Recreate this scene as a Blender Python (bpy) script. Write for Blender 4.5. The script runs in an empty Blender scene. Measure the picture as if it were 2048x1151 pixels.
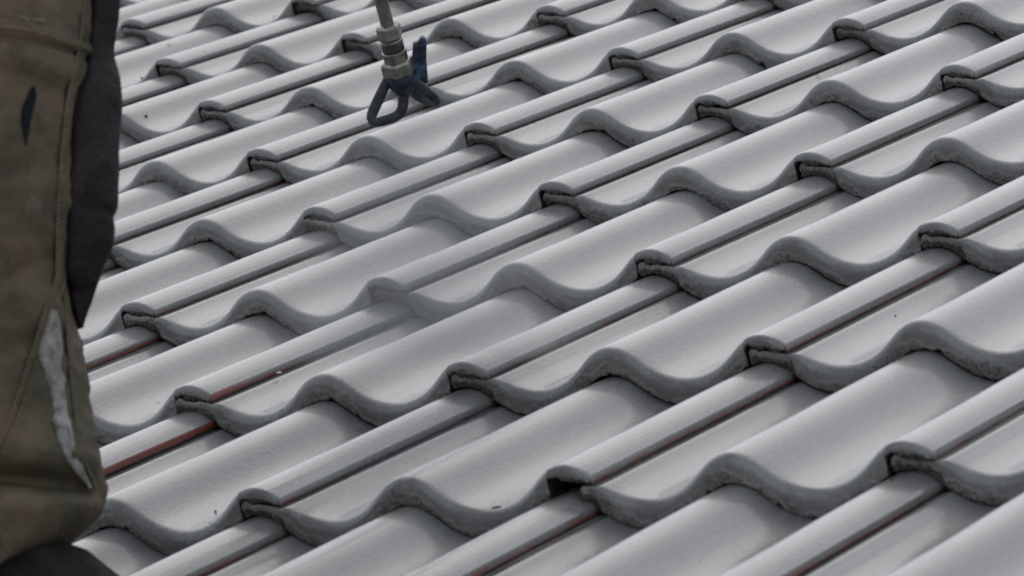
import bpy, bmesh, math, random
from mathutils import Vector, Matrix, noise
R = math.radians
sc = bpy.context.scene
COL = sc.collection

# ------------------------------------------------------------------ camera
PITCH = R(24.3206)                      # slope of the roof
ROOF_Z = 4.0                            # height of the roof reference point above the ground
cp, sp = math.cos(PITCH), math.sin(PITCH)
ROOF = Matrix(((1, 0, 0, 0), (0, cp, -sp, 0), (0, sp, cp, ROOF_Z), (0, 0, 0, 1)))   # roof frame (along, up-slope, normal) -> world
CAM_RIGHT = Vector((0.84007223, 0.49433281, -0.22341379))
CAM_DOWN = Vector((-0.08250724, -0.29061939, -0.95327484))
CAM_FWD = Vector((-0.53616341, 0.81925298, -0.20335524))
CAM_POS = Vector((2.28964405, -3.04862229, 0.92753482))
FPX = 9589.5                            # focal length in pixels of a 2048-wide picture
cam_d = bpy.data.cameras.new('camera')
cam = bpy.data.objects.new('camera', cam_d)
COL.objects.link(cam)
m = Matrix.Identity(4)
for r in range(3):
    m[r][0], m[r][1], m[r][2], m[r][3] = CAM_RIGHT[r], -CAM_DOWN[r], -CAM_FWD[r], CAM_POS[r]
cam.matrix_world = ROOF @ m
cam_d.sensor_width = 36
cam_d.lens = FPX / 2048 * 36
cam_d.clip_start = 0.1
cam_d.clip_end = 4000
cam_d.dof.use_dof = True
cam_d.dof.focus_distance = 4.75
cam_d.dof.aperture_fstop = 19
sc.camera = cam

# ------------------------------------------------------------------ sky, sun, exposure
SUN_AZ = 30                              # degrees from up-slope (+Y) towards -X
SUN_EL = 59
az = R(SUN_AZ)
sdir = Vector((-math.sin(az) * math.cos(R(SUN_EL)), math.cos(az) * math.cos(R(SUN_EL)), math.sin(R(SUN_EL))))
w = bpy.data.worlds.new('World')
sc.world = w
w.use_nodes = True
nt = w.node_tree
bg = nt.nodes['Background']
sky = nt.nodes.new('ShaderNodeTexSky')
sky.sky_type = 'NISHITA'
sky.sun_disc = False
sky.sun_elevation = R(SUN_EL)
sky.sun_rotation = math.atan2(sdir.x, sdir.y)
sky.air_density = 1.0
sky.dust_density = 1.2
hs = nt.nodes.new('ShaderNodeHueSaturation')
hs.inputs['Saturation'].default_value = 0.5
nt.links.new(sky.outputs[0], hs.inputs['Color'])
deck = nt.nodes.new('ShaderNodeMix')               # an even layer of bright cloud thinning the clear sky
deck.data_type = 'RGBA'
deck.inputs[0].default_value = 0.40
nt.links.new(hs.outputs[0], deck.inputs[6])
deck.inputs[7].default_value = (5.4, 5.7, 6.05, 1)
nt.links.new(deck.outputs[2], bg.inputs['Color'])
bg.inputs['Strength'].default_value = 0.10
sun_d = bpy.data.lights.new('sun', 'SUN')
sun_d.energy = 0.40
sun_d.angle = R(80)
sun_d.color = (1, 0.93, 0.83)
sun = bpy.data.objects.new('sun', sun_d)
COL.objects.link(sun)
sun.rotation_euler = sdir.to_track_quat('Z', 'Y').to_euler()
sun.location = (0, 0, 30)
sc.view_settings.view_transform = 'Standard'
sc.view_settings.look = 'None'
sc.view_settings.gamma = 1
sc.view_settings.use_curve_mapping = False
sc.view_settings.exposure = 0.6
sc.cycles.use_denoising = True

# ------------------------------------------------------------------ helpers
def at(px, py, d):
    """world point seen at pixel (px, py) of the 2048x1151 picture at depth d"""
    x = (px - 1024) / FPX * d
    y = (py - 575.5) / FPX * d
    return ROOF @ (CAM_POS + CAM_RIGHT * x + CAM_DOWN * y + CAM_FWD * d)
def on_roof(px, py, h=0.0):
    """roof-frame point where the sight line meets the plane h above the tile crest bottoms"""
    ray = CAM_RIGHT * ((px - 1024) / FPX) + CAM_DOWN * ((py - 575.5) / FPX) + CAM_FWD
    t = (h - CAM_POS.z) / ray.z
    return CAM_POS + ray * t
def tag(o, label=None, cat=None, group=None, kind=None):
    if label: o['label'] = label
    if cat: o['category'] = cat
    if group: o['group'] = group
    if kind: o['kind'] = kind
    return o
def link(name, data, parent=None, mats=()):
    o = bpy.data.objects.new(name, data)
    COL.objects.link(o)
    if parent is not None: o.parent = parent
    for mt in mats:
        if data is not None and mt.name not in [x.name for x in data.materials if x]: data.materials.append(mt)
    return o
def mesh(name, vs, fs, smooth=True):
    me = bpy.data.meshes.new(name)
    me.from_pydata([tuple(v) for v in vs], [], fs)
    if smooth: me.polygons.foreach_set('use_smooth', [True] * len(me.polygons))
    me.update()
    return me
class NT:
    """small node-graph writer"""
    def __init__(s, name):
        s.m = bpy.data.materials.new(name); s.m.use_nodes = True
        s.t = s.m.node_tree; s.b = s.t.nodes['Principled BSDF']
    def n(s, kind, **kw):
        nd = s.t.nodes.new(kind)
        for k, v in kw.items():
            if k in nd.inputs: s.set(nd.inputs[k], v)
            else: setattr(nd, k, v)
        return nd
    def set(s, sock, v):
        if isinstance(v, bpy.types.NodeSocket): s.t.links.new(v, sock)
        elif isinstance(v, (tuple, list)) and sock.type == 'RGBA' and len(v) == 3: sock.default_value = (*v, 1)
        else: sock.default_value = v
    def pos(s): return s.n('ShaderNodeNewGeometry').outputs['Position']
    def obj(s): return s.n('ShaderNodeTexCoord').outputs['Object']
    def noise(s, vec, scale, detail=3, rough=0.5):
        return s.n('ShaderNodeTexNoise', Vector=vec, Scale=scale, Detail=detail, Roughness=rough).outputs['Fac']
    def ramp(s, v, a, b, lo=0.0, hi=1.0):
        nd = s.n('ShaderNodeMapRange', interpolation_type='SMOOTHSTEP')
        s.set(nd.inputs[0], v)
        for i, x in zip((1, 2, 3, 4), (a, b, lo, hi)): s.set(nd.inputs[i], x)
        return nd.outputs[0]
    def math(s, op, a, b=0.0, clamp=False):
        nd = s.n('ShaderNodeMath', operation=op, use_clamp=clamp)
        s.set(nd.inputs[0], a); s.set(nd.inputs[1], b)
        return nd.outputs[0]
    def mix(s, f, a, b):
        nd = s.n('ShaderNodeMix', data_type='RGBA')
        s.set(nd.inputs[0], f); s.set(nd.inputs[6], a); s.set(nd.inputs[7], b)
        return nd.outputs[2]
    def attr(s, name):
        return s.n('ShaderNodeAttribute', attribute_name=name).outputs['Fac']
    def bump(s, h, strength, dist, normal=None):
        nd = s.n('ShaderNodeBump', Height=h, Strength=strength, Distance=dist)
        if normal: s.set(nd.inputs['Normal'], normal)
        return nd.outputs[0]
    def out(s, **kw):
        for k, v in kw.items(): s.set(s.b.inputs[k.replace('_', ' ')], v)
        return s.m
def simple(name, col, rough=0.6, metal=0.0, var=0.25, scale=40, bump=0.2, bdist=0.001, bscale=300):
    g = NT(name); p = g.obj()
    f = g.noise(p, scale, 4)
    c = g.mix(g.ramp(f, 0.3, 0.7), tuple(x * (1 - var) for x in col), tuple(min(1, x * (1 + var)) for x in col))
    nb = g.bump(g.noise(p, bscale, 3), bump, bdist)
    return g.out(Base_Color=c, Roughness=rough, Metallic=metal, Normal=nb)

# ------------------------------------------------------------------ materials of the roof
def tile_material():
    g = NT('painted_concrete_tile')
    p = g.pos()
    nose, side, vv = g.attr('nose'), g.attr('side'), g.attr('vv')
    rnd = g.n('ShaderNodeObjectInfo')
    bare = g.n('ShaderNodeSeparateColor', Color=rnd.outputs['Color'])
    # grey paint, a little uneven in thickness and shade
    mid = g.noise(p, 14, 3, 0.6)
    por = g.noise(p, 300, 4, 0.75)
    oc = g.n('ShaderNodeVectorMath', operation='ADD')
    g.set(oc.inputs[0], g.obj()); g.set(oc.inputs[1], g.n('ShaderNodeCombineXYZ', X=g.math('MULTIPLY', rnd.outputs['Random'], 37.0), Y=g.math('MULTIPLY', rnd.outputs['Random'], 91.0)).outputs[0])
    st = g.n('ShaderNodeVectorMath', operation='MULTIPLY')
    g.set(st.inputs[0], oc.outputs[0]); st.inputs[1].default_value = (42, 3.2, 10)
    streak = g.noise(st.outputs[0], 1.0, 4, 0.6)
    mid = g.math('ADD', g.math('MULTIPLY', mid, 0.5), g.math('MULTIPLY', streak, 0.5))
    c = g.mix(g.ramp(mid, 0.38, 0.62), (0.185, 0.183, 0.181), (0.262, 0.260, 0.258))
    c = g.mix(g.ramp(rnd.outputs['Random'], 0, 1, 0.0, 0.35), c, (0.185, 0.183, 0.18))
    c = g.mix(g.ramp(por, 0.35, 0.65, 0.0, 0.5), c, (0.145, 0.144, 0.143))
    # dark pin-holes and specks
    c = g.mix(g.ramp(por, 0.72, 0.78, 0.0, 0.6), c, (0.06, 0.055, 0.05))
    # porous, thinly covered concrete on the nose
    patch = g.noise(p, 34, 2)
    zone = g.ramp(g.math('ADD', nose, g.math('MULTIPLY', g.math('SUBTRACT', patch, 0.5), 2.2)), 0.55, 0.95)
    pit = g.math('MULTIPLY', zone, g.ramp(por, 0.52, 0.66))
    c = g.mix(g.math('MULTIPLY', zone, 0.75), c, g.mix(g.ramp(por, 0.3, 0.7), (0.31, 0.302, 0.285), (0.17, 0.163, 0.15)))
    c = g.mix(g.math('MULTIPLY', pit, 0.85), c, (0.06, 0.053, 0.048))
    # dirt line along the very lower edge
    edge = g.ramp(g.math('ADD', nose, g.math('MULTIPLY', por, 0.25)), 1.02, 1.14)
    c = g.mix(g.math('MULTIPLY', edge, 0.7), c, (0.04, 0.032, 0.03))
    # bare brick-red concrete where the spray did not reach
    red = g.mix(patch, (0.20, 0.045, 0.028), (0.30, 0.085, 0.055))
    isside = g.ramp(side, 0.02, 0.06)
    lim = g.math('SUBTRACT', 1.02, bare.outputs[0])
    lim = g.math('ADD', lim, g.math('MULTIPLY', g.math('MULTIPLY', vv, bare.outputs[1]), 2.2))
    m1 = g.math('ADD', side, g.math('MULTIPLY', g.math('ADD', g.math('SUBTRACT', por, 0.5), g.math('MULTIPLY', g.math('SUBTRACT', patch, 0.5), 1.5)), 0.6))
    lowred = g.math('MULTIPLY', g.ramp(g.math('SUBTRACT', m1, lim), -0.22, 0.16), isside)
    c = g.mix(lowred, c, red)
    c = g.mix(g.attr('under'), c, g.mix(0.85, red, (0.018, 0.014, 0.013)))  # undersides painted nearly black: the shade inside the joint gaps put into the colour
    rough = g.math('ADD', g.ramp(mid, 0.35, 0.65, 0.23, 0.36), g.math('MULTIPLY', zone, 0.35), True)
    h = g.math('MULTIPLY', g.noise(p, 330, 3, 0.6), g.math("ADD", 0.0011, g.math("MULTIPLY", zone, 0.02)))
    nb = g.bump(h, 0.62, 1.0)
    return g.out(Base_Color=c, Roughness=rough, Normal=nb, Coat_Weight=g.ramp(zone, 0.0, 0.5, 0.55, 0.0), Coat_Roughness=0.15)
M_TILE = tile_material()
M_DECK = simple('dark_roofing_felt', (0.03, 0.028, 0.027), 0.9)
M_GROUND = simple('pale_bounce_ground', (0.60, 0.575, 0.52), 0.9, scale=2, var=0.3)  # unseen ground, made pale so it bounces light up onto the tile noses
M_WALL = simple('rendered_wall', (0.55, 0.53, 0.49), 0.85, scale=6, var=0.08)

# ------------------------------------------------------------------ the roof
W, G = 0.300, 0.3403655
LIFT = 0.025                             # visible thickness of a nose; also the rise from course to course
def lerp_table(tab, x):
    for (a, ya), (b, yb) in zip(tab, tab[1:]):
        if x <= b:
            t = (x - a) / (b - a) if b > a else 0
            return ya + (yb - ya) * max(0, min(1, t))
    return tab[-1][1]
PTAB = [(0, 0), (5, .4), (10, 1.6), (15, 3.7), (20, 6.7), (25, 10.6), (30, 14.9), (35, 18.9), (40, 22.4), (45, 25.3), (50, 27.6), (56, 29.8), (62, 31.5), (68, 32.6), (75, 33)]
def P(u):                                # roll profile in mm below the crest
    d = abs(((u + 75) % 150) - 75)
    return -lerp_table(PTAB, d)
UNDER = [(-11.2, -13.4), (-9.6, -11.4), (-5, -11.2), (-3.2, -13), (-1.6, -14.3), (4, -14.6), (10, -15.2), (18, -16.9), (25, -18.9), (28, -18.8), (32.5, -18.3), (35, -18.9)]
CAPB = [(-13.2, -12.8), (-12.2, -11.2), (-10.2, -9.8), (-4.2, -9.8), (-2.6, -11.2), (-1, -12.9), (5, -13.3), (10, -13.9), (18, -15.2), (25, -17.4)]
CAP_END = 25.0
def sm(a, b, x):
    t = max(0, min(1, (x - a) / (b - a)))
    return t * t * (3 - 2 * t)
def tile_mesh(seed, broken=False):
    """one double-roll interlocking tile; u across, v up-slope, w outwards (metres)"""
    rs = random.Random(seed)
    off = Vector((seed * 7.31, seed * 3.7, 1.9 * seed))
    chips = [(rs.uniform(60, 270), rs.uniform(1.5, 4), rs.uniform(1.5, 4.5)) for _ in range(rs.choice((1, 2, 3, 4)))]
    us = []
    u = -11.2
    while u < 36: us.append(u); u += 1.5
    while u < 300 - 13.5: us.append(u); u += 2.2
    us.append(300 - 13.3)
    split = len(us)                                    # full-depth columns end here, the cap columns begin
    u = 300 - 13.2
    while u < 300 + CAP_END - 0.4: us.append(u); u += 1.4
    us.append(300 + CAP_END)
    vs, fs, nose, side, vva, und = [], [], [], [], [], []
    def V(u, v, w, ns=0.0, sd=0.0, ud=0.0):
        w2 = w - v * LIFT * 1000 / (G * 1000)
        vs.append((u / 1000, v / 1000, w2 / 1000)); nose.append(ns); side.append(sd); vva.append(v / 340.0); und.append(ud)
        return len(vs) - 1
    def nz(u, k, sc_): return noise.noise(Vector((u * sc_, k * 3.3, 0)) + off)
    arcs = [0, .17, .33, .5, .67, .83, 1.0]
    vrows = [420, 345, 300, 220, 140, 70, 40, 22]
    # slow waviness of the slurry coat at the front edge
    grid = []
    strip_top, strip_bot = [], []
    for k, u in enumerate(us):
        cap = k >= split
        if u < 35: T = lerp_table(UNDER, u)
        else: T = P(u)
        if u < 35: Rr = 2.0 + 3 * sm(27, 34, u)
        else: Rr = 5 + 5.0 * sm(34, 48, u)
        B = (lerp_table(CAPB, u - 300) if cap else P(u) - LIFT * 1000 + 1.5)
        jag = nz(u, 1, .45) * 0.7 + nz(u, 2, 1.3) * 0.5
        for uc, wd, dp in chips: jag += dp * math.exp(-((u - uc) / wd) ** 2)
        T += nz(u, 7, .012) * 0.9 if u > 45 else 0
        if cap: jag = nz(u, 1, .22) * 1.9 + nz(u, 2, .7) * 1.5
        B += jag
        if u < 26: T += nz(u, 4, .25) * 1.3 + nz(u, 5, .8) * .6
        Rr = min(Rr, max(0.8, (T - B) * 0.72))
        if cap: Rr = min(Rr, 6.0)
        setb = 0.0
        if u < 30: setb = 2.5 * sm(30, 24, u) + nz(u, 6, .3) * 1.2
        if broken and u < 19: setb = 45 * sm(19, 13.5, u) + 8 * nz(u, 8, .2)
        if cap and u > 300 + 12: setb += 2.0 * ((u - 312) / 13) ** 2
        wav = nz(u, 3, .025) * 1.6
        col = [V(u, v, T) for v in vrows]
        v0 = setb + wav
        for a in arcs:
            th = a * math.pi / 2
            dv = Rr * (1 - math.sin(th)); dw = Rr * (1 - math.cos(th))
            ns = 0.38 * a ** 1.6 * (1 if Rr > 4 else 1.4)
            rgh = nz(u, 10 + a, .35) * 0.25 * a
            col.append(V(u, v0 + dv + rgh, T - dw, ns))
        hgt = (T - Rr) - B
        for f in (.33, .66, .9, 1.0):
            rgh = (nz(u, 20 + 5 * f, .5) * 0.6 + nz(u, 40 + 9 * f, 1.4) * 0.35) * (0.4 + f)
            if u < 30 or cap: rgh *= 2.4
            ns = 0.42 + 0.58 * f
            if u < 30 or cap: ns = max(ns, 0.86 + 0.26 * f)
            uj = nz(f * 20, 33 + k * 3, .9) * 1.6 if k in (0, split - 1, split) else 0
            col.append(V(u + uj, v0 + rgh + (1.2 * f * f), (T - Rr) - hgt * f, ns))
        grid.append(col)
    n = len(grid[0])
    for k in range(len(grid) - 1):
        if k == split - 1:                             # flat top bridges, the hook side is closed below
            a, b = grid[k], grid[k + 1]
            for r in range(n - 1): fs.append((a[r], b[r], b[r + 1], a[r + 1]))
            continue
        a, b = grid[k], grid[k + 1]
        for r in range(n - 1): fs.append((a[r], b[r], b[r + 1], a[r + 1]))
    # underside lip, running back under the tile (own vertices for a crisp arris)
    prev = None
    for k, col in enumerate(grid):
        x, y, z = vs[col[-1]]
        y0 = y * 1000; wv = z * 1000 + y0 * LIFT / G
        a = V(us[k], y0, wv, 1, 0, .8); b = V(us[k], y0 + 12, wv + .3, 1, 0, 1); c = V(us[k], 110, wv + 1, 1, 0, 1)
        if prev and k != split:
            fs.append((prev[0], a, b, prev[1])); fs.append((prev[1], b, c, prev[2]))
        if k == split - 1: lastfull = (a, b, c)
        if k == split: firstcap = (a, b, c)
        prev = (a, b, c)
    # hook side wall
    fs.append((lastfull[0], firstcap[0], firstcap[1], lastfull[1])); fs.append((lastfull[1], firstcap[1], firstcap[2], lastfull[2]))
    # the cut side of the cap: the dark strip seen along every joint
    ue = 300 + CAP_END
    Te, Be = P(ue), lerp_table(CAPB, CAP_END)
    ends = [vs[i][1] * 1000 for i in grid[-1]]
    v_front = min(ends)
    rows = []
    vv_list = [v_front + 1.0] + [v_front + 1.0 + t for t in range(5, 420, 6)]
    for v in vv_list:
        jag = nz(v, 60, .25) * .5 + nz(v, 61, .8) * .35
        top = V(ue, v, Te, 0, .06); ch = V(ue + .25, v, Te - .3, 0, .12); md = V(ue + .35, v, (Te + Be) / 2, 0, .5)
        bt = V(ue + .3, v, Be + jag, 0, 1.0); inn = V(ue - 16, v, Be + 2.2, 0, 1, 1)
        rows.append((top, ch, md, bt, inn))
    for a, b in zip(rows, rows[1:]):
        for r in range(4): fs.append((a[r], a[r + 1], b[r + 1], b[r]))
    # close the front of the strip
    me = mesh('roof_tile', vs, fs)
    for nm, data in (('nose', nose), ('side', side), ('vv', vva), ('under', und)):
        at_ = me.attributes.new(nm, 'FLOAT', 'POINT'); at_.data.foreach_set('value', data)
    me.materials.append(M_TILE)
    bm = bmesh.new(); bm.from_mesh(me)
    bmesh.ops.recalc_face_normals(bm, faces=bm.faces); bm.to_mesh(me); bm.free()
    return me

roof = link('tiled_roof', None)
roof.matrix_world = ROOF
tag(roof, 'grey spray-painted roof slope of interlocking double-roll concrete tiles', 'roof', kind='structure')
VARIANTS = [tile_mesh(s) for s in range(10)]
BROKEN = tile_mesh(77, True)
rt = random.Random(4)
def in_view(u, v, mu, mv):
    q = Vector((u, v, 0)) - CAM_POS
    d = q.dot(CAM_FWD)
    if d < 0.5: return False
    x = q.dot(CAM_RIGHT) / d * FPX; y = q.dot(CAM_DOWN) / d * FPX
    return abs(x) < 1024 + mu and -575 - mv < y < 575 + mv
# red shows more on these joints (course, column): paint has not reached them yet
BARE = {(1, -2): (.92, .75), (0, -2): (.98, .0), (-1, -1): (.55, .15), (-1, 0): (.5, .1), (-1, 1): (.5, .1), (1, -3): (.50, 0.0), (0, -1): (.25, .5)}
ntile = 0
for j in range(-5, 13):
    for i in range(-13, 7):
        cu, cv = i * W + .15, j * G + .17
        if not in_view(cu, cv, 650, 600): continue
        me = BROKEN if (i, j) == (1, 0) else rt.choice(VARIANTS)
        o = link('roof_tile', me, roof)
        o.location = (i * W + rt.uniform(-.001, .001), j * G + rt.uniform(-.0035, .0035), LIFT + rt.uniform(-.0002, .0009))
        o.rotation_euler = (rt.uniform(-.0015, .0015), 0, rt.uniform(-.0035, .0035))
        b = BARE.get((j, i), (rt.uniform(.0, .14) if j > 1 else rt.uniform(.12, .34), 0.0))
        o.color = (b[0], b[1], 0, 1)
        ntile += 1
print('tiles', ntile)
# felt under the tiles
dz = -0.09
dv = [(-4.4, -2.0, dz), (2.6, -2.0, dz), (2.6, 4.6, dz), (-4.4, 4.6, dz), (-4.4, -2.0, dz - .12), (2.6, -2.0, dz - .12), (2.6, 4.6, dz - .12), (-4.4, 4.6, dz - .12)]
df = [(0, 1, 2, 3), (7, 6, 5, 4), (0, 4, 5, 1), (1, 5, 6, 2), (2, 6, 7, 3), (3, 7, 4, 0)]
link('roof_deck', mesh('roof_deck', dv, df, False), roof, [M_DECK])

# ------------------------------------------------------------------ ground
gs = 1500
tag(link('ground', mesh('ground', [(-gs, -gs, 0), (gs, -gs, 0), (gs, gs, 0), (-gs, gs, 0)], [(0, 1, 2, 3)], False), None, [M_GROUND]), kind='structure')

# ------------------------------------------------------------------ the worker
EX = Vector((0.8400722, 0.5424746, 0)).normalized()      # the way the worker faces
EB = Vector((-EX.y, EX.x, 0))                            # across, away from the camera
EZ = Vector((0, 0, 1))
K = FPX / 3.5
LEG = at(-45, 1085, 3.5)                                 # axis of the near leg at the trouser hem
def roof_z(x, y):                                        # height of the tile crests above ground
    return ROOF_Z + (y - 0) * math.tan(PITCH) + 0.022 / cp
def tab(t, y):
    return lerp_table(t, y)
def tab_s(t, y):                                         # smoothed table
    return (tab(t, y - 16) + 2 * tab(t, y) + tab(t, y + 16)) / 4
E_OLIVE = [(-900, 190), (-400, 180), (0, 172), (100, 168), (200, 163), (330, 152), (480, 142), (585, 135), (620, 140), (660, 150), (700, 158), (740, 165), (800, 173), (840, 181), (880, 192), (920, 201), (960, 208), (990, 209), (1015, 203), (1040, 188), (1065, 160), (1082, 138), (1094, 122), (1104, 85), (1112, 35)]
E_DARK = [(-260, 205), (-100, 222), (0, 227), (60, 222), (110, 218), (150, 230), (200, 232), (300, 229), (370, 228), (440, 226), (480, 221), (520, 206), (560, 191), (600, 180), (630, 170), (658, 160)]
E_SEAM = [(-260, 175), (0, 171), (100, 166), (160, 159), (200, 150), (260, 143), (330, 138), (480, 131), (560, 129), (600, 137), (630, 145), (658, 152)]
def rb(y): return 0.085 + 0.01 * math.sin(y / 170.0)
def zpx(y): return (1085 - y) / 2707.0
def fold(y, th):
    """creases of the worn cloth in metres"""
    d = 0.0
    d += 0.0035 * noise.noise(Vector((math.cos(th) * 2.2, math.sin(th) * 2.2, y / 120)))
    d += 0.0022 * noise.noise(Vector((math.cos(th) * 4 + 5, math.sin(th) * 4, y / 60 + 3)))
    ys = y - (106 + 14 * math.sin(th + 2.2))                 # welt of the pocket above the knee
    d += 0.0035 * math.exp(-((ys + 14) / 11) ** 2) - 0.005 * math.exp(-(ys / 6) ** 2) + 0.002 * math.exp(-((ys - 40) / 40) ** 2)
    # slack cloth folding over the boot, seen on the camera side
    cs = max(0, -math.sin(th)) ** .7
    x_ = math.cos(th)
    d += cs * (0.006 * math.exp(-((y - 905 - 25 * x_) / 36) ** 2) - 0.026 * math.exp(-((y - 968 - 14 * x_) / 20) ** 2) + 0.006 * math.exp(-((y - 1035) / 30) ** 2))
    d -= cs * 0.005 * math.exp(-((y - 760 + 90 * x_) / 22) ** 2)          # slanting pull lines from the knee
    d -= cs * 0.004 * math.exp(-((y - 640 + 130 * x_) / 18) ** 2)
    d -= cs * 0.0045 * math.exp(-((y - 175 - 40 * x_) / 26) ** 2)
    d += 0.0020 * noise.noise(Vector((x_ * 9, math.sin(th) * 9, y / 26)))
    return d
def surf(x, y, off=0.0):
    """point of the trouser surface on the camera side"""
    r = (x + 45) / K; Rr = (tab_s(E_OLIVE, y) + 45) / K
    q = max(-1, min(1, r / Rr))
    sn = math.sqrt(max(0, 1 - q * q))
    return LEG + EX * r + EZ * zpx(y) - EB * ((rb(y) + fold(y, -math.acos(q))) * sn + off)
person = link('person', None)
person.location = Vector((LEG.x, LEG.y, roof_z(LEG.x, LEG.y)))
tag(person, 'roof worker in stained olive-brown work trousers with dark knee panel, at the left edge', 'person')
PINV = Matrix.Translation(-person.location)
def pmesh(name, vs, fs, mat, smooth=True):
    return link(name, mesh(name, [PINV @ Vector(v) for v in vs], fs, smooth), person, [mat])
def cloth(name, c1, c2, c3, rough=0.8, dirt=0.5, spec=0.3, ms=1.0):
    g = NT(name); p = g.pos()
    a = g.noise(p, 9 * ms, 4, 0.6); b = g.noise(p, 26 * ms, 4, 0.65); f = g.noise(p, 900, 2)
    c = g.mix(g.ramp(a, 0.40, 0.60), c1, c2)
    c = g.mix(g.math('MULTIPLY', g.ramp(b, 0.48, 0.66), dirt), c, c3)
    c = g.mix(g.math('MULTIPLY', g.ramp(g.noise(p, 17 * ms, 5, 0.7), 0.53, 0.66), 0.5), c, tuple(x * 0.4 for x in c2))
    c = g.mix(g.math('MULTIPLY', g.ramp(f, 0.4, 0.7), 0.25), c, tuple(x * 0.6 for x in c1))
    h = g.math('ADD', g.math('MULTIPLY', g.noise(p, 420, 2), 0.0010), g.math('MULTIPLY', g.noise(p, 55, 4, 0.6), 0.006))
    return g.out(Base_Color=c, Roughness=rough, Normal=g.bump(h, 0.6, 1.0), Specular_IOR_Level=spec)
M_OLIVE = cloth('olive_brown_cotton', (0.135, 0.100, 0.066), (0.082, 0.072, 0.046), (0.17, 0.128, 0.092), 0.75)
M_DARK = cloth('dark_knee_fabric', (0.016, 0.012, 0.012), (0.024, 0.020, 0.020), (0.055, 0.048, 0.048), 0.6, 0.5, 0.2)
M_PALE = cloth('pale_lining', (0.37, 0.355, 0.33), (0.25, 0.242, 0.226), (0.10, 0.096, 0.085), 0.8, 0.8, 0.3, 4.0)
M_GAITER = cloth('dark_grey_boot', (0.018, 0.017, 0.015), (0.026, 0.024, 0.022), (0.045, 0.043, 0.039), 0.85, 0.6, 0.1, 2.0)
M_STAIN = cloth('dark_paint_stain', (0.012, 0.014, 0.016), (0.02, 0.022, 0.024), (0.03, 0.03, 0.032), 0.9, 0.5, 0.08)
M_JACKET = cloth('dark_jacket', (0.03, 0.032, 0.036), (0.04, 0.042, 0.046), (0.07, 0.07, 0.07))
M_SKIN = simple('skin', (0.42, 0.24, 0.17), 0.5, var=0.08)
M_SOLE = simple('rubber_sole', (0.02, 0.02, 0.02), 0.8)

def loft(rows, closed=True):
    fs = []
    n = len(rows[0])
    for a in range(len(rows) - 1):
        for b in range(n if closed else n - 1):
            c = (b + 1) % n
            fs.append((a * n + b, a * n + c, (a + 1) * n + c, (a + 1) * n + b))
    return [v for r in rows for v in r], fs
def leg_rows(axis, y0, y1, step, near):
    rows = []
    y = y0
    while y <= y1:
        row = []
        ed = (tab_s(E_OLIVE, y) + 45) / K
        for k in range(72):
            th = 2 * math.pi * k / 72
            cx, sx = math.cos(th), math.sin(th)
            Rr = ed if cx > 0 else 0.082
            Rr = Rr * abs(cx) ** 2 + (0.5 * (ed + 0.082)) * (1 - abs(cx) ** 2) if False else Rr
            f = fold(y + (0 if near else 700), th)
            drop = sm(1035, 1112, y) * 0.026 * (1 - cx) * (1 + .25 * math.sin(5 * th))
            row.append(axis + EX * (Rr * cx + f * cx) + EB * (rb(y) * sx + f * sx) + EZ * (zpx(y) - drop))
        rows.append(row)
        y += step
    return rows
HIP_Y = -900
vs, fs = loft(leg_rows(LEG, HIP_Y, 1112, 7, True))
trousers = pmesh('trousers', vs, fs, M_OLIVE)
# the far leg, a step behind
FAR = LEG - EX * 0.20 + EB * 0.20
FAR.z = LEG.z + (roof_z(FAR.x, FAR.y) - roof_z(LEG.x, LEG.y))
vs, fs = loft([[v + (EX * 0.13 * t + EB * -0.03 * t) for v in r] for r, t in [(r, (1 - i / 100) if i < 100 else 0) for i, r in enumerate(leg_rows(FAR, HIP_Y + 120, 1126, 18, False))]])
pmesh('trouser_leg', vs, fs, M_OLIVE)
# dark knee panel on the front of the near leg
rows = []
y = -255
while y <= 659:
    xs, xr = tab_s(E_SEAM, y), tab_s(E_DARK, y)
    rs, rr = (xs + 45) / K, max((xr + 45) / K, (xs + 48) / K)
    base = surf(xs, y, 0.0015)
    bn = (LEG - base).dot(EB)
    th_s = math.acos(max(-1, min(1, rs / rr)))
    bb = max(0.02, bn / max(0.15, math.sin(th_s)))
    bb = min(bb, 0.11)
    row = []
    for k in range(25):
        th = -th_s + (th_s + 1.9) * k / 24
        wr = 1 + 0.014 * noise.noise(Vector((th * 2, y / 60, 7))) - 0.022 * math.exp(-((y - 432 - 14 * th) / 12) ** 2) + 0.012 * noise.noise(Vector((th * 1.2, y / 140, 2)))
        row.append(LEG + EX * rr * math.cos(th) * wr + EB * bb * math.sin(th) * wr + EZ * zpx(y))
    # turn the near edge in so that the panel has a thickness
    row.insert(0, row[0] + EB * 0.004 + EX * 0.002)
    rows.append(row)
    y += 7
vs, fs = loft(rows, False)
nrow = len(rows[0])
tip = len(vs); vs.append(rows[-1][10] + EB * 0.03 - EX * 0.012)
for k in range(nrow - 1): fs.append(((len(rows) - 1) * nrow + k, (len(rows) - 1) * nrow + k + 1, tip))
panel = pmesh('knee_panel', vs, fs, M_DARK)
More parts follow.
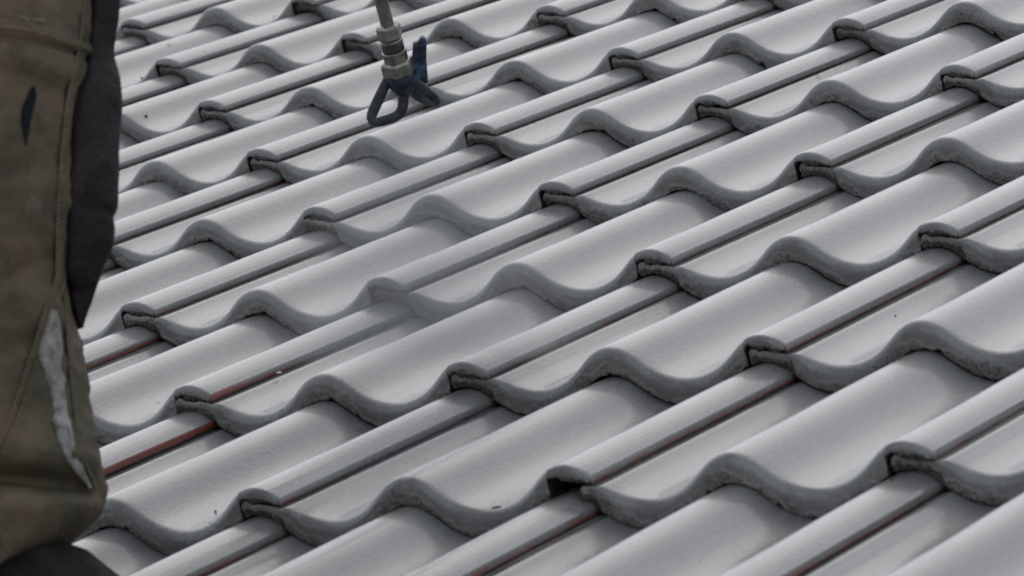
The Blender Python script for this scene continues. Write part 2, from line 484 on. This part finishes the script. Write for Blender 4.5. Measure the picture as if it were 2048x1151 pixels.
# a strip laid on the cloth along a pixel path: seams, hems, the pale lining
def strip(path, width, off, step=6):
    pts = []
    for (x0, y0), (x1, y1) in zip(path, path[1:]):
        n = max(1, int(math.hypot(x1 - x0, y1 - y0) / step))
        pts += [(x0 + (x1 - x0) * k / n, y0 + (y1 - y0) * k / n) for k in range(n)]
    pts.append(path[-1])
    rows = []
    for k, (x, y) in enumerate(pts):
        a, b = pts[max(0, k - 1)], pts[min(len(pts) - 1, k + 1)]
        dx, dy = b[0] - a[0], b[1] - a[1]
        l = math.hypot(dx, dy) or 1
        nx, ny = -dy / l, dx / l
        puck = 0.0007 * math.sin(k * 1.7) + 0.0005 * noise.noise(Vector((k * .35, 1, 2)))
        row = []
        for t, o in ((-1.15, -.004), (-.85, off * .7), (-.3, off + puck), (.3, off + puck), (.85, off * .7), (1.15, -.004)):
            row.append(surf(x + nx * width * t, y + ny * width * t, o))
        rows.append(row)
    return loft(rows, False)
vs, fs = strip([(166, -60), (166, 0), (158, 100), (150, 160), (140, 205), (128, 330), (121, 480), (119, 570), (106, 625), (86, 700), (62, 790), (40, 865), (16, 930), (-10, 990)], 6.5, 0.0026)
pmesh('side_seam', vs, fs, M_OLIVE)
vs, fs = strip([(-60, 88), (0, 92), (60, 96), (110, 101), (158, 108)], 9, 0.0026)
pmesh('pocket_welt', vs, fs, M_OLIVE)
vs, fs = strip([(131, 600), (139, 680), (148, 770), (160, 860), (178, 930), (196, 985)], 4.5, 0.0028)
pmesh('side_seam', vs, fs, M_OLIVE)
# thread along the seams and a few pale scuffs
M_THREAD = simple('tan_thread', (0.22, 0.175, 0.125), 0.8)
def stitches(path, side_off, gap=9.0, ln=5.0):
    vs, fs = [], []
    for (x0, y0), (x1, y1) in zip(path, path[1:]):
        l = math.hypot(x1 - x0, y1 - y0); dx, dy = (x1 - x0) / l, (y1 - y0) / l
        k = 0.0
        while k + ln < l:
            cx_, cy_ = x0 + dx * k - dy * side_off, y0 + dy * k + dx * side_off
            n0 = len(vs)
            for o_ in (0.0, .0012):
                for a_, b_ in ((0, -.8), (ln, -.8), (ln, .8), (0, .8)):
                    vs.append(surf(cx_ + dx * a_ - dy * b_, cy_ + dy * a_ + dx * b_, o_ + .0008 + (0.0016 if abs(side_off) < 6 else 0)))
            fs += [(n0 + 4, n0 + 5, n0 + 6, n0 + 7)] + [(n0 + q, n0 + (q + 1) % 4, n0 + 4 + (q + 1) % 4, n0 + 4 + q) for q in range(4)]
            k += gap
    return vs, fs
SEAM = [(166, -60), (166, 0), (158, 100), (150, 160), (140, 205), (128, 330), (121, 480), (119, 570), (106, 625), (86, 700), (62, 790), (40, 865), (16, 930)]
for off_ in (-10, 4):
    vs, fs = stitches(SEAM, off_)
    st = pmesh('stitching', vs, fs, M_THREAD, False); st['kind'] = 'stuff'
vs, fs = stitches([(-60, 80), (0, 84), (60, 88), (110, 93), (158, 100)], 0)
st = pmesh('stitching', vs, fs, M_THREAD, False); st['kind'] = 'stuff'
for pth in ([(50, 72), (56, 75), (63, 77)], [(72, 75), (82, 73), (92, 74), (90, 70)], [(146, 88), (152, 94), (156, 97)]):
    vs, fs = strip(pth, 1.6, 0.0012, 3)
    pmesh('scuff', vs, fs, M_PALE)
LEFT = [(612, 116), (640, 106), (700, 88), (722, 81), (760, 98), (800, 110), (850, 117), (900, 128), (940, 146), (965, 166), (985, 186)]
RIGHT = [(612, 119), (640, 122), (700, 129), (760, 135), (800, 140), (850, 147), (900, 158), (940, 172), (965, 182), (985, 190)]
rows = []
for k in range(60):
    y = 612 + (985 - 612) * k / 59
    xl, xr = tab(LEFT, y), tab(RIGHT, y)
    xl += 5 * noise.noise(Vector((y * .06, 3, 1))) + 2 * noise.noise(Vector((y * .23, 5, 1)))
    rows.append([surf(xl + (xr - xl) * t / 6, y, 0.0016 + 0.0035 * sm(835, 875, y) + 0.0007 * noise.noise(Vector((t * 1.3, y * .05, 4))) - (0.0 if t not in (0, 6) else .003)) for t in range(7)])
vs, fs = loft(rows, False)
pmesh('pale_lining', vs, fs, M_PALE)
# dark smear of paint on the thigh
SL = [(208, 70), (222, 66), (236, 62), (250, 56), (270, 53), (290, 54), (310, 58), (329, 63)]
SR = [(208, 77), (222, 80), (236, 79), (250, 77), (270, 72), (290, 69), (310, 66), (329, 65)]
rows = []
for k in range(24):
    y = 208 + 121 * k / 23
    n_ = 2.5 * noise.noise(Vector((y * .15, 9, 1)))
    rows.append([surf(tab(SL, y) + n_ + (tab(SR, y) - tab(SL, y)) * t / 4, y, 0.0012) for t in range(5)])
vs, fs = loft(rows, False)
pmesh('paint_smear', vs, fs, M_STAIN)

# boots: an ankle shaft and an instep sloping to the toe, on a thick sole
def boot(axis, mat):
    gz = roof_z(axis.x, axis.y) - axis.z                      # sole height relative to the hem
    secs = [(-0.085, .018, .085, .030), (-0.080, .075, .085, .038), (-0.05, .15, .07, .046), (-0.02, .16, .07, .05), (0.025, .14, .0, .055), (0.048, .105, .0, .056), (0.064, .092, .0, .056), (0.080, .087, .0, .055), (0.096, .076, .0, .053), (0.112, .062, .0, .052), (0.135, .056, .0, .052), (0.175, .052, .0, .050), (0.205, .042, .0, .040), (0.225, .020, .0, .022)]
    h0 = axis.z + gz + 0.022
    rows = []
    for (r, h, _, wd) in secs:
        row = []
        for k in range(20):
            th = 2 * math.pi * k / 20
            c, s_ = math.cos(th), math.sin(th)
            zz = h * (0.5 + 0.5 * s_) if s_ > -0.2 else h * 0.4 * 0
            wv = 0.003 * noise.noise(Vector((r * 30, th * 2, h * 20)))
            row.append(Vector((axis.x, axis.y, 0)) + EX * (r + wv) + EB * (wd * c) + EZ * (h0 + max(0, zz) + wv))
        rows.append(row)
    vs, fs = loft(rows)
    fs.append(tuple(range(19, -1, -1))); fs.append(tuple(len(vs) - 20 + k for k in range(20)))
    bt = pmesh('boot', vs, fs, mat)
    rows = []
    for r, wd in [(-.092, .02), (-.085, .036), (-.05, .045), (0, .046), (.06, .047), (.12, .052), (.18, .052), (.215, .04), (.235, .018)]:
        rows.append([Vector((axis.x, axis.y, h0 + dz)) + EX * r + EB * (wd * c) for c, dz in ((-1, .006), (1, .006), (1, -.022), (-1, -.022))])
    vs, fs = loft(rows)
    fs.append((3, 2, 1, 0)); fs.append(tuple(len(vs) - 4 + k for k in range(4)))
    so = link('sole', mesh('sole', [PINV @ v for v in vs], fs, False), bt, [M_SOLE])
boot(LEG, M_GAITER)
boot(FAR, M_GAITER)

# upper body: jacket, hands and head, leaning over the spray lance
HAND = at(508, -1000, 4.0)
TIP = at(795, 130, 4.2)
LDIR = (HAND - TIP).normalized()
def skin(name, joints, edges, mat, root=0, sub=2):
    me = bpy.data.meshes.new(name)
    me.from_pydata([tuple(PINV @ j[0]) for j in joints], edges, [])
    o = link(name, me, person, [mat])
    md = o.modifiers.new('skin', 'SKIN'); md.use_smooth_shade = True
    for k, j in enumerate(joints):
        r = j[1] if isinstance(j[1], tuple) else (j[1], j[1])
        me.skin_vertices[0].data[k].radius = r
        me.skin_vertices[0].data[k].use_root = (k == root)
    sb = o.modifiers.new('sub', 'SUBSURF'); sb.levels = sub; sb.render_levels = sub
    return o
hipc = LEG + EX * -0.05 + EB * 0.09 + EZ * zpx(-1010)
J = lambda r, b, z: hipc + EX * r + EB * b + EZ * z
sh_n, sh_f = J(.17, -.19, .50), J(.17, .19, .50)
el_n = sh_n.lerp(HAND, .5) + EZ * -.16 - EX * .05
el_f = sh_f.lerp(HAND, .5) + EZ * -.12 + EB * .06
hn = HAND + LDIR * 0.05; hf = HAND - LDIR * .22
skin('jacket', [(J(0, 0, -.06), (.175, .15)), (J(.03, 0, .12), (.165, .14)), (J(.10, 0, .32), (.18, .15)), (J(.16, 0, .50), (.12, .10)), (J(.185, 0, .57), (.075, .075)),
     (sh_n, .085), (el_n, .06), (hn.lerp(el_n, .25), .048), (sh_f, .085), (el_f, .06), (hf.lerp(el_f, .25), .048)],
     [(0, 1), (1, 2), (2, 3), (3, 4), (3, 5), (5, 6), (6, 7), (3, 8), (8, 9), (9, 10)], M_JACKET)
neck, head = J(.20, 0, .62), J(.26, 0, .74)
bj = [(J(0, 0, 0), .10), (J(.10, 0, .32), .10), (J(.16, 0, .50), .08), (neck, .055), (J(.235, 0, .69), (.07, .075)), (head, (.085, .10)), (J(.275, 0, .82), (.07, .085))]
be = [(k, k + 1) for k in range(6)]
for s0, e0, h0 in ((sh_n, el_n, hn), (sh_f, el_f, hf)):
    b0 = len(bj)
    wr_ = h0.lerp(e0, .16)
    bj += [(s0, .06), (e0, .042), (wr_, .028), (h0 + (e0 - h0).normalized() * .02, (.036, .024))]
    be += [(2, b0), (b0, b0 + 1), (b0 + 1, b0 + 2), (b0 + 2, b0 + 3)]
    ax = (e0 - h0).normalized(); side_ = ax.cross(LDIR).normalized(); fw = -ax
    for q in range(4):
        o0 = LDIR * (.027 - .018 * q)
        k0 = len(bj)
        bj += [(h0 + o0 + fw * .022, .0095), (h0 + o0 + fw * .045 + side_ * .016, .009), (h0 + o0 + fw * .030 + side_ * .034, .008)]
        be += [(b0 + 3, k0), (k0, k0 + 1), (k0 + 1, k0 + 2)]
    k0 = len(bj)
    bj += [(h0 + LDIR * .034 - side_ * .014, .011), (h0 + LDIR * .02 - side_ * .028 + fw * .026, .0095)]
    be += [(b0 + 3, k0), (k0, k0 + 1)]
skin('body', bj, be, M_SKIN)
skin('nose', [(head + EX * .085 + EZ * .015, .010), (head + EX * .108 - EZ * .022, .014)], [(0, 1)], M_SKIN, sub=1)
skin('cap', [(head + EZ * .045 - EX * .01, (.096, .108)), (head + EZ * .105, (.075, .085)), (head + EZ * .055 + EX * .13, (.03, .055))], [(0, 1), (0, 2)], M_JACKET)

# ------------------------------------------------------------------ spray lance
def metal(name, col, rough, bump=0.1, metallic=1.0, var=.3):
    return simple(name, col, rough, metallic, var=var, scale=120, bump=bump, bdist=0.0006, bscale=600)
M_STEEL = metal('worn_steel', (0.30, 0.285, 0.255), 0.38)
M_BRASS = metal('painted_over_brass', (0.33, 0.32, 0.295), 0.45)
M_GASKET = metal('dark_collar', (0.06, 0.06, 0.06), 0.5, metallic=0.4)
M_NAVY = metal('navy_plastic', (0.018, 0.030, 0.055), 0.42, metallic=0.0, var=.5)
M_BLUE = metal('worn_blue_plastic', (0.035, 0.075, 0.13), 0.45, metallic=0.0, var=.5)
M_HOLDER = metal('dark_grey_plastic', (0.036, 0.043, 0.055), 0.45, metallic=0.0, var=.5)
lance = link('spray_lance', None)
U = 4.2 / FPX                                              # metres for one pixel at the nozzle
zc = LDIR                                                 # up the lance
xc = (EX - zc * EX.dot(zc)).normalized()
yc = zc.cross(xc)                                         # roughly away from the camera
if yc.dot(EB) < 0: yc = -yc
lance.matrix_world = Matrix(((xc.x, yc.x, zc.x, TIP.x), (xc.y, yc.y, zc.y, TIP.y), (xc.z, yc.z, zc.z, TIP.z), (0, 0, 0, 1)))
tag(lance, 'airless spray lance with steel nuts and blue looped tip guard hanging over the tiles', 'spray lance')
def rev(name, prof, mat, seg=32, parent=lance, hexa=False, x0=0.0):
    """turned part: list of (height, radius) in picture pixels at the nozzle"""
    rows = []
    for h, r in prof:
        row = []
        for k in range(seg):
            a = 2 * math.pi * k / seg
            rr = r
            if hexa: rr = min(r, r * math.cos(math.pi / 6) / math.cos((a % (math.pi / 3)) - math.pi / 6))
            row.append(Vector((rr * math.cos(a + .3) + x0, rr * math.sin(a + .3), h)) * U)
        rows.append(row)
    vs, fs = loft(rows)
    fs.append(tuple(range(seg - 1, -1, -1))); fs.append(tuple(len(vs) - seg + k for k in range(seg)))
    me = mesh(name, vs, fs)
    if hexa: me.polygons.foreach_set('use_smooth', [False] * len(me.polygons))
    o = link(name, me, parent, [mat])
    md = o.modifiers.new('edge', 'BEVEL'); md.width = 0.0006; md.segments = 2; md.limit_method = 'ANGLE'; md.angle_limit = R(40)
    return o
LEN = (HAND - TIP).length / U + 100
rev('tube', [(70, 13.5), (LEN, 13.5)], M_STEEL, 24)
rev('nut', [(56, 21), (60, 26), (84, 26), (88, 21)], M_BRASS, 24, hexa=True)
rev('neck', [(28, 18), (34, 18), (35, 22), (40, 22), (41, 17), (48, 17), (49, 23), (56, 23)], M_STEEL)
rev('collar', [(30, 22.5), (52, 22.5)], M_GASKET)
rev('sleeve', [(8, 24), (12, 24.5), (24, 24.5), (27, 25.5), (31, 25.5)], M_STEEL)
rev('nut', [(-22, 30), (-18, 35), (6, 35), (10, 30)], M_BRASS, 36, hexa=True)
rev('tip_housing', [(-64, 13), (-60, 19), (-44, 27), (-30, 31), (-21, 31)], M_NAVY)
def tube_path(name, pts, rad, mat, parent, closed=False, flat=1.0):
    """bar of rounded section along a path given in nozzle pixels"""
    P_ = [Vector(p) for p in pts]
    n = len(P_)
    rows = []
    for k in range(n):
        a = P_[(k - 1) % n] if (closed or k > 0) else P_[k]
        b = P_[(k + 1) % n] if (closed or k < n - 1) else P_[k]
        t = (b - a).normalized()
        s1 = t.cross(Vector((0.25, 1, 0.1))).normalized(); s2 = t.cross(s1).normalized()
        rows.append([(P_[k] + s1 * rad * math.cos(q) + s2 * rad * flat * math.sin(q)) * U for q in [2 * math.pi * m_ / 10 for m_ in range(10)]])
    if closed: rows.append(rows[0])
    vs, fs = loft(rows)
    if not closed:
        fs.append(tuple(range(9, -1, -1))); fs.append(tuple(len(vs) - 10 + k for k in range(10)))
    o = link(name, mesh(name, vs, fs), parent, [mat])
    sb = o.modifiers.new('sub', 'SUBSURF'); sb.levels = 1; sb.render_levels = 1
    return o
# the two looped ears of the guard, flaring forwards from the housing
def ear(sx, sy, x0, name='guard_ear'):
    # in the ear's own plane: a = outwards across, h = along the spray
    loop = [(-14, -26), (-21, -48), (-31, -78), (-33, -92), (-25, -101), (-8, -103), (14, -102), (28, -99), (33, -88), (30, -70), (22, -46), (15, -26)]
    pts = []
    for a, h in loop:
        t = (-h - 26) / 77
        pts.append((x0 + a * sx[0] + t * sy[0], a * sx[1] + t * sy[1], h))
    return tube_path(name, pts, 12, M_HOLDER, lance, True, 0.62)
ear((1.0, .12), (-38, -22), -12)
ear((.62, -.78), (34, 34), 8)
tube_path('guard_bridge', [(-6, -8, -50), (18, 0, -44), (42, 12, -30), (52, 16, -8)], 11, M_BLUE, lance)
# the turning handle of the reversible tip
def slab(name, prof, y0, y1, mat, parent):
    vs = [Vector((x, y0, h)) * U for x, h in prof] + [Vector((x, y1, h)) * U for x, h in prof]
    n = len(prof)
    fs = [tuple(range(n)), tuple(range(2 * n - 1, n - 1, -1))] + [(k, k + n, (k + 1) % n + n, (k + 1) % n) for k in range(n)]
    me = mesh(name, vs, fs, False)
    o = link(name, me, parent, [mat])
    md = o.modifiers.new('edge', 'BEVEL'); md.width = 0.0012; md.segments = 3
    return o
slab('tip_handle', [(18, -54), (50, -54), (57, -10), (68, 34), (64, 43), (55, 42), (51, 35), (39, 34), (27, -10)], 6, 22, M_BLUE, lance)
slab('tip_handle_grip', [(29, 0), (59, 0), (66, 31), (39, 31)], 0, 29, M_NAVY, lance)
rev('spray_tip', [(-72, 5), (-70, 9), (-58, 10)], M_GASKET, 20)
slab('gun_body', [(-30, LEN - 40), (34, LEN - 40), (40, LEN + 120), (-20, LEN + 120)], -22, 22, M_HOLDER, lance)
slab('gun_handle', [(-20, LEN + 60), (-20, LEN + 120), (-260, LEN + 90), (-260, LEN + 40)], -18, 18, M_HOLDER, lance)

# ------------------------------------------------------------------ paint mist under the nozzle
def mist():
    tipw = TIP - LDIR * (78 * U)
    foot = Vector((tipw.x + .012, tipw.y + .02, 0)); foot.z = roof_z(foot.x, foot.y) + .004
    H_ = (tipw - foot).length
    ax = (foot - tipw).normalized()
    mt = bpy.data.materials.new('paint_mist'); mt.use_nodes = True
    t_ = mt.node_tree
    for nd in list(t_.nodes):
        if nd.type != 'OUTPUT_MATERIAL': t_.nodes.remove(nd)
    pv = t_.nodes.new('ShaderNodeVolumePrincipled')
    pv.inputs['Color'].default_value = (.985, .985, .985, 1)
    pv.inputs['Density'].default_value = 0.34
    pv.inputs['Anisotropy'].default_value = 0.3
    t_.links.new(pv.outputs[0], t_.nodes['Material Output'].inputs['Volume'])
    root = None
    for q_, wsc in enumerate([1.45 - .078 * k for k in range(16)]):      # thin outer veil, denser towards the axis
        rows = []
        for k in range(18):
            t = k / 17
            row = []
            for q in range(40):
                a = 2 * math.pi * q / 40
                wob = 1 + .12 * noise.noise(Vector((math.cos(a) * 1.3, math.sin(a) * 1.3 + q_ * 5, t * 1.6)))
                sp_ = wsc * wob * t ** .62
                row.append((EX * math.cos(a) * (.003 + .115 * sp_) + EB * math.sin(a) * (.0025 + .062 * sp_)) + ax * (H_ * t * (.99 - .006 * q_)))
            rows.append(row)
        vs, fs = loft(rows)
        fs.append(tuple(range(39, -1, -1))); fs.append(tuple(len(vs) - 40 + k for k in range(40)))
        me = mesh('spray_mist', vs, fs)
        bm = bmesh.new(); bm.from_mesh(me); bmesh.ops.recalc_face_normals(bm, faces=bm.faces)
        if bm.calc_volume(signed=True) < 0: bmesh.ops.reverse_faces(bm, faces=bm.faces)
        bm.to_mesh(me); bm.free()
        o = link('spray_mist' if root is None else 'mist_core', me, root, [mt])
        if root is None:
            root = o; o.location = tipw
            tag(o, 'thin grey mist of sprayed paint fanning down from the nozzle onto the tiles', 'mist', kind='stuff')
mist()

# ------------------------------------------------------------------ litter on the tiles
def tile_height(u, v):
    uu = (u / W - math.floor(u / W)) * 300
    f = (v / G - math.floor(v / G))
    return LIFT + (P(uu) - f * LIFT * 1000) / 1000
def hit(px, py):
    h = 0.0
    for _ in range(40):
        q = on_roof(px, py, h); h = .5 * h + .5 * tile_height(q.x, q.y)
    return ROOF @ Vector((q.x, q.y, h))
NUP = ROOF.to_3x3() @ Vector((0, 0, 1))
M_GRIT = simple('dark_grit', (0.035, 0.03, 0.028), 0.8)
M_CHIP = simple('white_paint_chip', (0.75, 0.74, 0.70), 0.5, var=.1)
M_TWIG = simple('grey_twig', (0.075, 0.07, 0.066), 0.8)
def pebble(seed, r, sx=1, sy=1, sz=.7):
    bm = bmesh.new(); bmesh.ops.create_icosphere(bm, subdivisions=2, radius=r)
    for v in bm.verts:
        n_ = 1 + .7 * noise.noise(v.co / r * 1.1 + Vector((seed * 3.1, 1, 2)))
        v.co = Vector((v.co.x * sx * n_, v.co.y * sy * n_, v.co.z * sz * n_))
    me = bpy.data.meshes.new('crumb'); bm.to_mesh(me); bm.free()
    return me
for k, (x, y, r) in enumerate([(285, 158, .0022), (293, 232, .0018), (431, 1022, .0011), (421, 1045, .0008), (1791, 631, .0008), (255, 991, .0008), (548, 34, .0012)]):
    o = link('grit_crumb', pebble(k, r), None, [M_GRIT])
    o.location = hit(x, y) + NUP * r * .35
    tag(o, 'tiny dark crumb of grit lying on the grey painted tiles', 'grit', 'crumbs of grit on the tiles')
p0 = hit(992, 1015)
tw = link('twig', pebble(41, .0009, 5.2, .9, .8), None, [M_TWIG])
tw.location = p0 + NUP * .0006; tw.rotation_euler = (0, R(-8), R(10))
tag(tw, 'short dark twig lying in a tile trough near the bottom centre', 'twig')
ch = link('paint_chip', pebble(43, .0016, 2.0, .5, .7), None, [M_CHIP])
ch.location = hit(552, 751) + NUP * .003 + ROOF.to_3x3() @ Vector((.004, 0, 0)); ch.rotation_euler = (R(20), R(-20), R(75))
tag(ch, 'small white chip stuck under the bare red joint edge at lower left', 'chip')
